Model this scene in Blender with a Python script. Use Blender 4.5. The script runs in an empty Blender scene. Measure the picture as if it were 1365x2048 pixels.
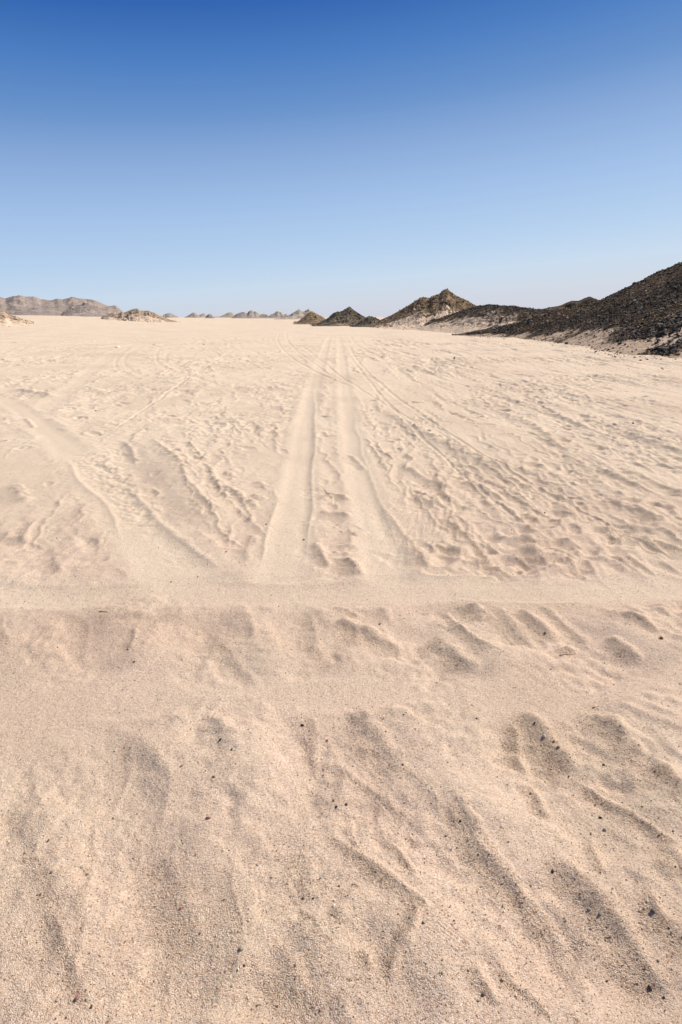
import bpy, math
import numpy as np

rng = np.random.default_rng(7)
C = bpy.context.scene.collection
SC = bpy.context.scene

# ------------------------------------------------------------------ camera model
CAM_H = 1.7
FOC = 20.0
F = FOC / 36.0 * 2048.0            # focal length in photo pixels
HOR = 634.0                        # horizon row in the photo
PITCH = math.atan((1024 - HOR) / F)
CP, SP = math.cos(PITCH), math.sin(PITCH)

def ray(px, py):
    """photo pixel -> world direction (x right, y forward, z up)"""
    a = np.asarray(px, float) - 682.5
    b = 1024.0 - np.asarray(py, float)
    return a, F * CP + b * SP, -F * SP + b * CP

def ground(px, py, z=0.0):
    x, y, zz = ray(px, py)
    t = (z - CAM_H) / zz
    return x * t, y * t

def az_tan(px, py):
    x, y, z = ray(px, py)
    return np.arctan2(x, y), z / np.hypot(x, y)

# sun
SUN_AZ = math.radians(58)          # from +y towards +x
SUN_EL = math.radians(46)
SUNV = np.array([math.sin(SUN_AZ), math.cos(SUN_AZ)])

# ------------------------------------------------------------------ noise
_perm = rng.permutation(512)
_perm = np.concatenate([_perm, _perm]).astype(np.int64)
_ga = rng.uniform(0, 2 * math.pi, 512)
_gx, _gy = np.cos(_ga).astype(np.float32), np.sin(_ga).astype(np.float32)

def perlin(x, y, seed=0):
    x = x + seed * 37.17; y = y - seed * 51.73
    xi = np.floor(x).astype(np.int64); yi = np.floor(y).astype(np.int64)
    xf = (x - xi).astype(np.float32); yf = (y - yi).astype(np.float32)
    u = xf * xf * xf * (xf * (xf * 6 - 15) + 10); v = yf * yf * yf * (yf * (yf * 6 - 15) + 10)
    def g(ix, iy, dx, dy):
        h = _perm[_perm[ix & 511] + (iy & 511)]
        return _gx[h] * dx + _gy[h] * dy
    n00 = g(xi, yi, xf, yf); n10 = g(xi + 1, yi, xf - 1, yf)
    n01 = g(xi, yi + 1, xf, yf - 1); n11 = g(xi + 1, yi + 1, xf - 1, yf - 1)
    a = n00 + u * (n10 - n00); b = n01 + u * (n11 - n01)
    return (a + v * (b - a)) * 1.5

def fbm(x, y, octv=4, seed=0, gain=0.5):
    s = 0; a = 1.0
    for i in range(octv):
        s = s + a * perlin(x * 2 ** i, y * 2 ** i, seed + i * 3); a *= gain
    return s

def ridged(x, y, octv=4, seed=0, gain=0.5):
    s = 0; a = 1.0; t = 0
    for i in range(octv):
        s = s + a * (1 - 2 * np.abs(perlin(x * 2 ** i, y * 2 ** i, seed + i * 3))); t += a; a *= gain
    return s / t

def sstep(a, b, x):
    t = np.clip((x - a) / (b - a), 0, 1)
    return t * t * (3 - 2 * t)

def catmull(P, n=5):
    P = np.asarray(P, float)
    if len(P) < 3:
        t = np.linspace(0, 1, n * 2)[:, None]
        return P[0] * (1 - t) + P[-1] * t
    Q = np.vstack([2 * P[0] - P[1], P, 2 * P[-1] - P[-2]])
    out = []
    for i in range(1, len(Q) - 2):
        for k in range(n):
            t = k / n
            out.append(0.5 * ((2 * Q[i]) + (-Q[i - 1] + Q[i + 1]) * t + (2 * Q[i - 1] - 5 * Q[i] + 4 * Q[i + 1] - Q[i + 2]) * t * t
                              + (-Q[i - 1] + 3 * Q[i] - 3 * Q[i + 1] + Q[i + 2]) * t ** 3))
    out.append(P[-1])
    return np.array(out)

# ------------------------------------------------------------------ materials
def new_mat(name):
    m = bpy.data.materials.new(name); m.use_nodes = True
    nt = m.node_tree
    return m, nt, nt.nodes, nt.links, nt.nodes['Principled BSDF']

def ramp(nodes, stops, interp='LINEAR'):
    r = nodes.new('ShaderNodeValToRGB'); r.color_ramp.interpolation = interp
    e = r.color_ramp.elements
    while len(e) < len(stops): e.new(0.5)
    for i, (p, c) in enumerate(stops):
        e[i].position = p; e[i].color = (*c, 1)
    return r

def noise_node(nodes, links, coord, scale, detail=2, rough=0.5):
    n = nodes.new('ShaderNodeTexNoise'); n.inputs['Scale'].default_value = scale
    n.inputs['Detail'].default_value = detail; n.inputs['Roughness'].default_value = rough
    links.new(coord, n.inputs['Vector']); return n

def mix_rgb(nodes, links, fac, a, b, blend='MIX'):
    m = nodes.new('ShaderNodeMix'); m.data_type = 'RGBA'; m.blend_type = blend
    for sock, v in ((m.inputs[0], fac), (m.inputs[6], a), (m.inputs[7], b)):
        if hasattr(v, 'is_output'): links.new(v, sock)
        elif isinstance(v, (tuple, list)): sock.default_value = (*v, 1)
        else: sock.default_value = v
    return m.outputs[2]

SAND = (0.71, 0.50, 0.335)
def sand_material():
    m, nt, N, L, P = new_mat('sand')
    g = N.new('ShaderNodeNewGeometry').outputs['Position']
    big = noise_node(N, L, g, 0.9, 4)
    pink = ramp(N, [(0.35, (0.71, 0.555, 0.415)), (0.65, (0.71, 0.53, 0.405))]); L.new(big.outputs['Fac'], pink.inputs['Fac'])
    # coarse grit on flanks away from the sun; its tint also paints warm shade (vertex attribute)
    at = N.new('ShaderNodeAttribute'); at.attribute_name = 'grit'
    base = mix_rgb(N, L, at.outputs['Fac'], pink.outputs['Color'], (0.685, 0.50, 0.345))
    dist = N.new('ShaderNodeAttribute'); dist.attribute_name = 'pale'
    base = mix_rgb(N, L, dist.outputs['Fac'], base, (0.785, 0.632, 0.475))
    # broad drifts of darker, coarser and paler, dustier sand
    dr = noise_node(N, L, g, .33, 5, .6); dr.inputs['Distortion'].default_value = .6
    drr = ramp(N, [(.32, (.90, .885, .875)), (.52, (1, 1, 1)), (.70, (1.035, 1.04, 1.045))]); L.new(dr.outputs['Fac'], drr.inputs['Fac'])
    base = mix_rgb(N, L, 1.0, base, drr.outputs['Color'], 'MULTIPLY')
    # grains: voronoi cells, each its own tint
    v = N.new('ShaderNodeTexVoronoi'); v.inputs['Scale'].default_value = 330; L.new(g, v.inputs['Vector'])
    sep = N.new('ShaderNodeSeparateColor'); L.new(v.outputs['Color'], sep.inputs['Color'])
    gr = ramp(N, [(0.0, (0.42, 0.36, 0.33)), (0.07, (0.80, 0.68, 0.58)), (0.35, (0.96, 0.95, 0.94)), (0.7, (1.03, 1.0, 0.97)), (0.93, (1.16, 1.18, 1.2)), (1.0, (1.3, 1.35, 1.4))])
    L.new(sep.outputs[0], gr.inputs['Fac'])
    col = mix_rgb(N, L, 1.0, base, gr.outputs['Color'], 'MULTIPLY')
    v2 = N.new('ShaderNodeTexVoronoi'); v2.inputs['Scale'].default_value = 190; L.new(g, v2.inputs['Vector'])
    sep2 = N.new('ShaderNodeSeparateColor'); L.new(v2.outputs['Color'], sep2.inputs['Color'])
    gr2 = ramp(N, [(0.0, (0.6, 0.5, 0.42)), (0.012, (0.8, 0.72, 0.66)), (0.03, (1, 1, 1)), (0.95, (1, 1, 1)), (1.0, (1.12, 1.13, 1.14))])
    L.new(sep2.outputs[1], gr2.inputs['Fac'])
    col = mix_rgb(N, L, 1.0, col, gr2.outputs['Color'], 'MULTIPLY')
    L.new(col, P.inputs['Base Color'])
    P.inputs['Roughness'].default_value = 0.95
    P.inputs['Specular IOR Level'].default_value = 0.15
    n1 = noise_node(N, L, g, 210, 2, 0.6)
    n2 = noise_node(N, L, g, 75, 2, 0.6)
    ad = N.new('ShaderNodeMath'); ad.operation = 'MULTIPLY_ADD'
    L.new(n2.outputs['Fac'], ad.inputs[0]); ad.inputs[1].default_value = 1.5; L.new(n1.outputs['Fac'], ad.inputs[2])
    ad2 = N.new('ShaderNodeMath'); ad2.operation = 'MULTIPLY_ADD'
    L.new(v.outputs['Distance'], ad2.inputs[0]); ad2.inputs[1].default_value = -0.7; L.new(ad.outputs[0], ad2.inputs[2])
    st = N.new('ShaderNodeMath'); st.operation = 'MULTIPLY_ADD'; L.new(at.outputs['Fac'], st.inputs[0])
    st.inputs[1].default_value = 0.45; st.inputs[2].default_value = 0.55
    b = N.new('ShaderNodeBump'); b.inputs['Distance'].default_value = 0.0062
    L.new(st.outputs[0], b.inputs['Strength']); L.new(ad2.outputs[0], b.inputs['Height'])
    L.new(b.outputs['Normal'], P.inputs['Normal'])
    return m

def hill_material(name, rock, rock2, sand, scale, bumpd, rough=0.95):
    """vertex attribute 'sandy' blends drifted sand over broken rock"""
    m, nt, N, L, P = new_mat(name)
    g = N.new('ShaderNodeNewGeometry').outputs['Position']
    n1 = noise_node(N, L, g, scale, 6, 0.65)
    n2 = noise_node(N, L, g, scale * 5.3, 4, 0.7)
    r = ramp(N, [(0.38, rock), (0.62, rock2)]); L.new(n1.outputs['Fac'], r.inputs['Fac'])
    q_ = .35 if scale > .1 else .8
    dk = ramp(N, [(0.38, (q_, q_, q_)), (0.55, (1, 1, 1)), (0.7, (1.35, 1.3, 1.25))]); L.new(n2.outputs['Fac'], dk.inputs['Fac'])
    rc = mix_rgb(N, L, 1.0, r.outputs['Color'], dk.outputs['Color'], 'MULTIPLY')
    at = N.new('ShaderNodeAttribute'); at.attribute_name = 'sandy'
    ad = N.new('ShaderNodeMath'); ad.operation = 'MULTIPLY_ADD'; L.new(n2.outputs['Fac'], ad.inputs[0]); ad.inputs[1].default_value = 1.3
    L.new(at.outputs['Fac'], ad.inputs[2])
    cut = ramp(N, [(0.95 / 2, (0, 0, 0)), (1.2 / 2, (1, 1, 1))])
    hf = N.new('ShaderNodeMath'); hf.operation = 'MULTIPLY'; hf.inputs[1].default_value = 0.5; L.new(ad.outputs[0], hf.inputs[0])
    L.new(hf.outputs[0], cut.inputs['Fac'])
    col = mix_rgb(N, L, cut.outputs['Color'], rc, sand)
    L.new(col, P.inputs['Base Color'])
    P.inputs['Roughness'].default_value = rough; P.inputs['Specular IOR Level'].default_value = 0.1
    b = N.new('ShaderNodeBump'); b.inputs['Distance'].default_value = bumpd; b.inputs['Strength'].default_value = 0.8
    L.new(n2.outputs['Fac'], b.inputs['Height']); L.new(b.outputs['Normal'], P.inputs['Normal'])
    return m

def stone_material(name, col, var=0.25, scale=60, tint=False, bump=0.002):
    m, nt, N, L, P = new_mat(name)
    tc = N.new('ShaderNodeTexCoord').outputs['Object']
    n = noise_node(N, L, tc, scale, 5, 0.65)
    r = ramp(N, [(0.3, (1 - var,) * 3), (0.7, (1 + var,) * 3)]); L.new(n.outputs['Fac'], r.inputs['Fac'])
    if tint:
        a = N.new('ShaderNodeAttribute'); a.attribute_name = 'tint'
        base = a.outputs['Color']
    else:
        base = col
    c = mix_rgb(N, L, 1.0, base, r.outputs['Color'], 'MULTIPLY')
    L.new(c, P.inputs['Base Color']); P.inputs['Roughness'].default_value = 0.8
    P.inputs['Specular IOR Level'].default_value = 0.3
    b = N.new('ShaderNodeBump'); b.inputs['Distance'].default_value = bump; b.inputs['Strength'].default_value = 0.5
    L.new(n.outputs['Fac'], b.inputs['Height']); L.new(b.outputs['Normal'], P.inputs['Normal'])
    return m

# ------------------------------------------------------------------ mesh helpers
def fast_mesh(name, V, Fc, smooth=True):
    """V (n,3), Fc (m,k) with constant k"""
    me = bpy.data.meshes.new(name)
    V = np.ascontiguousarray(V, np.float32); Fc = np.ascontiguousarray(Fc, np.int32)
    k = Fc.shape[1]
    me.vertices.add(len(V)); me.vertices.foreach_set('co', V.ravel())
    me.loops.add(Fc.size); me.loops.foreach_set('vertex_index', Fc.ravel())
    me.polygons.add(len(Fc))
    me.polygons.foreach_set('loop_start', np.arange(0, Fc.size, k, dtype=np.int32))
    me.polygons.foreach_set('loop_total', np.full(len(Fc), k, np.int32))
    me.polygons.foreach_set('use_smooth', np.full(len(Fc), smooth, bool))
    me.update(calc_edges=True)
    return me

def grid_faces(nr, nc, wrap=False):
    i = np.arange(nr - 1)[:, None]; j = np.arange(nc if wrap else nc - 1)[None, :]
    j2 = (j + 1) % nc
    return np.stack([i * nc + j, i * nc + j2, (i + 1) * nc + j2, (i + 1) * nc + j], -1).reshape(-1, 4)

def link(name, me, mat, label=None, cat=None, group=None, kind=None):
    o = bpy.data.objects.new(name, me); C.objects.link(o)
    if me is not None and not me.materials: me.materials.append(mat)
    for k, v in (('label', label), ('category', cat), ('group', group), ('kind', kind)):
        if v: o[k] = v
    return o

def attr(me, name, vals):
    a = me.attributes.new(name, 'FLOAT', 'POINT'); a.data.foreach_set('value', np.ascontiguousarray(vals, np.float32).ravel())

# ------------------------------------------------------------------ the sand: one sheet, finer near the viewer
TH0 = 0.92
th_in = np.arange(-TH0, TH0, 0.00145)
th_out = np.arange(TH0, 2 * math.pi - TH0, 0.03)
TH = np.concatenate([th_in, th_out])
r = [0.62]
while r[-1] < 9000:
    x = r[-1]
    k = 0.0021 if x < 12 else (0.0032 if x < 45 else (0.008 if x < 150 else 0.05))
    r.append(x * (1 + k))
RR = np.array(r)
NR, NT = len(RR), len(TH)
R2, T2 = np.meshgrid(RR, TH, indexing='ij')
X = R2 * np.sin(T2); Y = R2 * np.cos(T2)
Z = np.zeros_like(X); QUIET = np.zeros_like(X); GRIT_SHADE = np.zeros_like(X)
lr = np.log(RR)

def window(x0, x1, y0, y1):
    """grid index window that covers a world box in front of the viewer"""
    xs = np.array([x0, x1, x0, x1, (x0 + x1) / 2, (x0 + x1) / 2, x0, x1]); ys = np.array([y0, y0, y1, y1, y0, y1, (y0 + y1) / 2, (y0 + y1) / 2])
    rr = np.hypot(xs, ys); tt = np.arctan2(xs, ys)
    rmin = max(0.6, min(rr.min(), max(abs(min(max(0, x0), x1)), 0.01) if y0 < 0 < y1 else 1e9))
    i0 = np.searchsorted(RR, rmin * 0.98) - 1; i1 = np.searchsorted(RR, rr.max() * 1.02) + 1
    j0 = np.searchsorted(th_in, tt.min()) - 1; j1 = np.searchsorted(th_in, tt.max()) + 1
    return max(0, i0), min(NR, i1), max(0, j0), min(len(th_in), j1)

# warped coordinates, so that traced edges come out ragged
WX = X + 0.020 * perlin(X * 4, Y * 4, 1) * np.clip(R2 / 2.5, .6, 4) + 0.006 * perlin(X * 16, Y * 16, 2)
WY = Y + 0.020 * perlin(X * 4, Y * 4, 3) * np.clip(R2 / 2.5, .6, 4) + 0.006 * perlin(X * 16, Y * 16, 4)

GX_ = X + 0.014 * perlin(X * 1.1, Y * 1.1, 5) * np.clip(R2 / 4, .5, 2) + .006 * perlin(X * 6, Y * 6, 6)
GY_ = Y + 0.02 * perlin(X * 1.1, Y * 1.1, 7)
def seg_field(P, wd, iw, pad, gentle=False):
    """signed distance (towards the sun positive), nearest width and parameter 0..1 along polyline P in window"""
    i0, i1, j0, j1 = iw
    gx = (GX_ if gentle else WX)[i0:i1, j0:j1]; gy = (GY_ if gentle else WY)[i0:i1, j0:j1]
    best = np.full(gx.shape, 1e9); S = np.zeros(gx.shape); W = np.ones(gx.shape); T = np.zeros(gx.shape)
    seg = np.hypot(*(P[1:] - P[:-1]).T); cum = np.concatenate([[0], np.cumsum(seg)]); tot = cum[-1]
    for k in range(len(P) - 1):
        a, b = P[k], P[k + 1]; d = b - a; l2 = d @ d
        if l2 < 1e-10: continue
        t = ((gx - a[0]) * d[0] + (gy - a[1]) * d[1]) / l2
        tc = np.clip(t, 0, 1)
        ex = gx - a[0] - tc * d[0]; ey = gy - a[1] - tc * d[1]
        D = np.hypot(ex, ey)
        n = np.array([-d[1], d[0]]) / math.sqrt(l2)
        if n @ SUNV < 0: n = -n
        s = ex * n[0] + ey * n[1]
        m = D < best
        best = np.where(m, D, best)
        S = np.where(m, np.where(s >= 0, D, -D), S)
        W = np.where(m, wd[k] + (wd[k + 1] - wd[k]) * tc, W)
        T = np.where(m, (k + tc) / (len(P) - 1), T)
    return S, W, T

def world_line(pts, w, n=5):
    """photo-traced points (on the flat ground) -> world polyline + world widths across it"""
    pts = np.asarray(pts, float)
    if pts.shape[1] == 2: pts = np.column_stack([pts, np.full(len(pts), float(w))])
    pts = catmull(pts, n)
    gx, gy = ground(pts[:, 0], pts[:, 1])
    P = np.column_stack([gx, gy])
    tg = np.gradient(pts[:, :2], axis=0); tg /= np.hypot(*tg.T)[:, None] + 1e-9
    nx, ny = -tg[:, 1], tg[:, 0]
    ax, ay = ground(pts[:, 0] + nx * pts[:, 2] / 2, pts[:, 1] + ny * pts[:, 2] / 2)
    bx, by = ground(pts[:, 0] - nx * pts[:, 2] / 2, pts[:, 1] - ny * pts[:, 2] / 2)
    tw = np.gradient(P, axis=0); tw /= np.hypot(*tw.T)[:, None] + 1e-9
    wd = np.abs((ax - bx) * -tw[:, 1] + (ay - by) * tw[:, 0])
    return P, wd

def box_of(P, pad):
    return P[:, 0].min() - pad, P[:, 0].max() + pad, P[:, 1].min() - pad, P[:, 1].max() + pad

_q = np.linspace(-6, 4, 1001)
_sl = np.where(_q > 0, np.exp(-(_q / .32) ** 2), .55 * np.exp(-(_q / 1.25) ** 2) + .45 * np.exp(-(_q / .45) ** 2))
_nb = np.exp(-((_q - .85) / .42) ** 2) * .85 + .16 * np.exp(-((_q + 3.2) / 1.1) ** 2)
_nb *= _sl.sum() / _nb.sum()
_prof = np.cumsum(_sl - _nb) * (_q[1] - _q[0])
def dark_stroke(w, slope, pts, grit=1.0, soft=False):
    """a flank that faces away from the sun, its crest on the sun side and a hollow at its foot"""
    if w is None: P, wd = pts
    else: P, wd = world_line(pts, w)
    sg = wd * (0.46 if not soft else .5)
    iw = window(*box_of(P, sg.max() * 5 + .02))
    S, W, T = seg_field(P, sg, iw, 0, w is not None and P[:, 1].min() > 3.3)
    env = sstep(0, .20, T) * sstep(1, .80, T)
    if len(P) < 12: env = np.sqrt(np.clip(env, 0, 1))
    i0, i1, j0, j1 = iw
    nz = perlin(X[i0:i1, j0:j1] * 7, Y[i0:i1, j0:j1] * 7, 77) + .6 * perlin(X[i0:i1, j0:j1] * 17, Y[i0:i1, j0:j1] * 17, 78)
    W = W * (.45 + .55 * env) * (1 + .30 * nz)
    q = S / np.maximum(W, 1e-4)
    if soft: dz = slope * W * q * np.exp(-q * q / 2) * env
    else: dz = slope * W * np.interp(q, _q, _prof, left=0, right=0) * env * (1 + .25 * nz)
    if w is None: dz = dz * (1 - QUIET[i0:i1, j0:j1])
    grit = grit * (.5 if soft else 1)
    Z[i0:i1, j0:j1] += dz
    GRIT_SHADE[i0:i1, j0:j1] += grit * np.exp(-((q + 0.5) ** 2) / 1.2) * env * min(1, slope * 2)

def groove(w, depth, pts, quiet=1.0, rim=0.5, n=5):
    """a pressed track: flat smooth floor with soft shoulders"""
    P, wd = world_line(pts, w, n)
    hw = wd * 0.5
    iw = window(*box_of(P, hw.max() * 3.2 + .02))
    S, W, T = seg_field(P, hw, iw, 0, True)
    q = np.abs(S) / np.maximum(W, 1e-4)
    env = sstep(0, .035, T) * sstep(1, .94, T)
    floor = 1 - sstep(0.45, 1.35, q)
    lip = np.exp(-((q - 1.6) / 0.45) ** 2)
    i0, i1, j0, j1 = iw
    Z[i0:i1, j0:j1] += (-depth * floor + depth * rim * lip) * env
    QUIET[i0:i1, j0:j1] = np.maximum(QUIET[i0:i1, j0:j1], quiet * (1 - sstep(0.7, 2.0, q)) * env)

# --- pressed wheel tracks and swept bands
BANDS = [
    (0, .010, [(566, 1175, 98), (572, 1110, 88), (588, 1030, 66), (601, 940, 48), (611, 860, 37), (627, 780, 25), (644, 720, 15), (654, 690, 9), (662, 668, 6)], .86),
    (0, .009, [(785, 1175, 84), (768, 1110, 74), (742, 1030, 58), (720, 940, 44), (703, 860, 33), (691, 780, 22), (684, 720, 14), (681, 690, 9), (676, 668, 6)], .80),
    (0, .008, [(385, 1185, 112), (330, 1110, 105), (262, 1030, 76), (203, 960, 58), (146, 905, 44), (86, 856, 31), (20, 806, 22), (-60, 765, 15)], 1.0),
    (0, .006, [(-80, 1186, 44), (150, 1192, 48), (350, 1184, 46), (560, 1189, 50), (760, 1181, 42), (1050, 1184, 46), (1250, 1176, 40), (1450, 1178, 42)], .75),
    (0, .006, [(-100, 1400, 120), (350, 1394, 118), (700, 1382, 112), (1050, 1370, 100), (1470, 1356, 96)], .75),
    (0, .006, [(260, 690, 9), (222, 712, 12), (190, 735, 15), (140, 780, 20), (70, 830, 26)], .7),
]
for w, d, pts, q in BANDS: groove(w, d, pts, q)
# thin distant wheel marks
for w, d, pts in [
    (5, .030, [(262, 694), (238, 712), (231, 727), (241, 743), (277, 757), (330, 768), (400, 782)]),
    (5, .026, [(282, 696), (254, 712), (250, 730), (280, 750), (330, 762)]),
    (5, .030, [(322, 694), (313, 712), (320, 731), (349, 745), (410, 763), (470, 790)]),
    (5, .026, [(360, 690), (336, 708), (335, 726), (365, 744), (430, 768), (500, 792)]),
    (3, .035, [(560, 664), (555, 680), (566, 700), (592, 722), (634, 745), (700, 775)]),
    (3, .030, [(574, 664), (573, 678), (590, 700), (620, 722), (662, 752)]),
    (3, .030, [(700, 668), (712, 690), (760, 715), (850, 745), (980, 790), (1150, 850), (1365, 930)]),
    (4, .028, [(695, 690), (730, 740), (800, 800), (900, 870), (1020, 940), (1180, 1030), (1365, 1130)]),
    (3, .030, [(720, 680), (800, 705), (930, 740), (1100, 785), (1365, 850)]),
    (3, .026, [(740, 676), (850, 700), (1000, 725), (1200, 760), (1400, 795)]),
    (4, .024, [(705, 720), (760, 790), (830, 860), (930, 950), (1040, 1050)]),
    (3, .022, [(600, 690), (640, 720), (720, 780), (840, 850)]),
    (3, .025, [(470, 700), (420, 730), (330, 790), (230, 860)]),
]: groove(w * 1.3, d * (.22 if pts[0][0] < 400 else .34), pts, .25, .45, 6)

# --- flanks turned away from the sun, traced one by one
STROKES = [
 (24, .55, [(655,1662),(727,1724),(783,1770),(829,1806),(875,1842)]),
 (30, .45, [(829,1806),(819,1858),(788,1919),(768,1990)]),
 (15, .45, [(775,1684),(809,1730),(832,1762)]),
 (42, .42, [(930,1570),(921,1630),(952,1688),(983,1724),(1024,1770),(1090,1850),(1150,1940)]),
 (20, .55, [(1052,1558),(1075,1596),(1100,1640)]),
 (58, .36, [(1085,1690),(1130,1745),(1178,1795),(1215,1840),(1260,1896),(1311,1960),(1370,2030)]),
 (17, .42, [(1132,1545),(1178,1576),(1229,1606),(1280,1642),(1332,1680),(1380,1712)]),
 (34, .50, [(1296,1780),(1305,1830),(1347,1873),(1400,1920)]),
 (44, .40, [(1325,1690),(1350,1730),(1375,1790)]),
 (22, .35, [(1180,1660),(1193,1719),(1212,1765)]),
 (30, .42, [(952,1930),(978,1981),(1000,2020)]),
 (24, .42, [(996,1930),(1044,1981),(1105,2050)]),
 (32, .50, [(1315,1540),(1347,1576),(1385,1616)]),
 (24, .35, [(725,1900),(742,1950)]),
 (50, .26, [(690,1420),(732,1462),(783,1520),(800,1560)]),
 (42, .50, [(1025,1415),(1065,1455),(1110,1500),(1160,1530)]),
 (24, .50, [(1014,1440),(1034,1494),(1050,1545)]),
 (46, .38, [(1170,1415),(1219,1458),(1255,1499),(1316,1545),(1380,1590)]),
 (17, .45, [(885,1214),(908,1250),(952,1284),(997,1306)]),
 (34, .60, [(935,1212),(952,1232),(970,1250)]),
 (30, .42, [(992,1218),(1018,1256),(1068,1295)]),
 (34, .60, [(1040,1222),(1072,1256),(1106,1282)]),
 (16, .32, [(1080,1212),(1127,1250),(1180,1292)]),
 (24, .38, [(1205,1280),(1250,1300),(1288,1322)]),
 (13, .50, [(1190,1218),(1255,1240),(1296,1261),(1324,1280)]),
 (20, .45, [(1126,1283),(1148,1296)]),
 (40, .36, [(865,1268),(906,1305),(945,1345)]),
 (36, .42, [(670,1252),(742,1270),(803,1306)]),
 (30, .25, [(755,1214),(778,1250)]),
 (14, .35, [(672,1214),(720,1236)]),
 (26, .26, [(68,1570),(84,1620)]),
 (10, .35, [(25,1706),(80,1718)]),
 (32, .35, [(70,1705),(100,1745),(122,1762)]),
 (30, .40, [(80,1800),(108,1850),(133,1909),(164,1970),(190,2030)]),
 (80, .36, [(320,1690),(345,1770),(370,1850),(405,1915)]),
 (18, .30, [(474,1670),(462,1745),(472,1817),(487,1868),(479,1909),(446,1976),(415,2050)]),
 (46, .46, [(600,1700),(613,1755),(618,1806)]),
 (80, .36, [(550,1930),(598,1990),(650,2045)]),
 (34, .30, [(672,1815),(686,1850)]),
 (46, .32, [(425,1436),(462,1478),(470,1510)]),
 (32, .42, [(612,1424),(626,1473),(622,1514),(634,1560)]),
 (52, .30, [(200,1446),(272,1489),(308,1530),(342,1590)]),
 (24, .25, [(58,1530),(74,1590)]),
 (26, .30, [(490,1212),(499,1248),(492,1285)]),
 (28, .32, [(610,1217),(626,1263),(641,1314),(660,1345)]),
 (28, .30, [(410,1250),(446,1294),(492,1345),(520,1376)]),
 (24, .25, [(100,1222),(159,1240),(169,1273),(176,1330)]),
 (18, .25, [(180,1240),(287,1233),(390,1238)]),
 (20, .30, [(0,1235),(22,1310)]),
 (20, .27, [(120,900),(164,968),(210,1009),(246,1090)]),
 (24, .27, [(236,950),(287,1009),(318,1045),(359,1081),(400,1116),(452,1150)]),
 (12, .35, [(30,776),(110,796)]),
 (14, .40, [(48,838),(70,858)]),
 (52, .26, [(25,965),(40,1005)]),
 (20, .34, [(415,925),(431,963),(482,994),(525,1024)]),
 (17, .30, [(300,872),(328,902),(359,927),(375,962),(420,1009),(448,1024)]),
 (14, .28, [(430,970),(492,1035),(533,1076)]),
 (18, .3, [(510,962),(535,976)]),
 (14, .3, [(452,942),(470,954)]),
 (14, .3, [(500,990),(530,1000)]),
 (14, .27, [(626,760),(627,820),(628,886),(621,948),(623,1009),(615,1060),(610,1140)]),
 (15, .32, [(556,990),(530,1081),(523,1125)]),
 (22, .48, [(626,1085),(656,1138)]),
 (13, .45, [(632,1001),(668,992),(706,1002)]),
 (13, .40, [(636,1025),(700,1034)]),
 (13, .38, [(376,880),(408,922)]),
 (30, .32, [(105,1115),(120,1150)]),
 (32, .50, [(690,1120),(725,1156)]),
 (34, .40, [(828,1092),(858,1140)]),
 (17, .55, [(880,1030),(916,1060),(952,1096),(983,1132),(1035,1164)]),
 (15, .40, [(865,1094),(942,1109)]),
 (12, .50, [(968,1087),(997,1110)]),
 (10, .40, [(1040,1074),(1095,1098)]),
 (32, .48, [(1036,1098),(1110,1126)]),
 (20, .42, [(1122,1082),(1162,1106)]),
 (16, .45, [(1132,1118),(1172,1162)]),
 (12, .42, [(1225,1110),(1280,1132),(1315,1156)]),
 (22, .36, [(735,802),(844,866),(921,902),(973,927),(1050,940)]),
 (12, .42, [(990,940),(1055,973),(1110,1022)]),
 (13, .45, [(960,811),(1055,845),(1116,891),(1168,927),(1229,948),(1280,973),(1365,1011)]),
 (10, .40, [(1085,812),(1130,838),(1186,862)]),
 (10, .40, [(1215,858),(1300,884),(1380,908)]),
 (10, .40, [(1240,930),(1320,968),(1400,1000)]),
 (8, .40, [(942,904),(1000,924),(1070,944)]),
 (16, .45, [(800,925),(860,960),(905,975)]),
 (18, .42, [(830,980),(850,1000),(880,1010)]),
 (14, .42, [(910,955),(960,975),(1010,1000)]),
 (14, .40, [(1030,1040),(1065,1042),(1068,1070)]),
 (20, .38, [(1200,1050),(1250,1070),(1300,1085)]),
 (16, .42, [(1200,1000),(1260,1020),(1340,1050)]),
 (14, .42, [(1300,1080),(1350,1100),(1400,1110)]),
 (14, .42, [(700,1070),(735,1060)]),
 (18, .35, [(240,880),(262,905),(270,925)]),
 (14, .40, [(700,905),(730,940)]),
 (16, .19, [(700,800),(712,860),(728,920),(752,985),(778,1050),(806,1110)]),
 (16, .30, [(760,1010),(800,1060),(835,1100)]),
 (20, .22, [(-60,1230),(100,1224),(260,1219)]),
 (20, .17, [(300,1222),(480,1218),(640,1212)]),
 (16, .2, [(800,1214),(980,1210),(1190,1211)]),
 (26, .22, [(120,1452),(300,1444),(470,1438)]),
 (26, .26, [(520,1438),(650,1432),(800,1428),(960,1422)]),
 (18, .22, [(-40,1170),(160,1176),(330,1168)]),
 (16, .22, [(420,1168),(600,1172),(760,1164)]),
]
for w, s, pts in STROKES: dark_stroke(w * (1.12 if pts[0][1] > 1160 else 1), s * (.98 if pts[0][0] > 620 or pts[0][1] < 1160 else .55), pts, .6)
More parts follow.
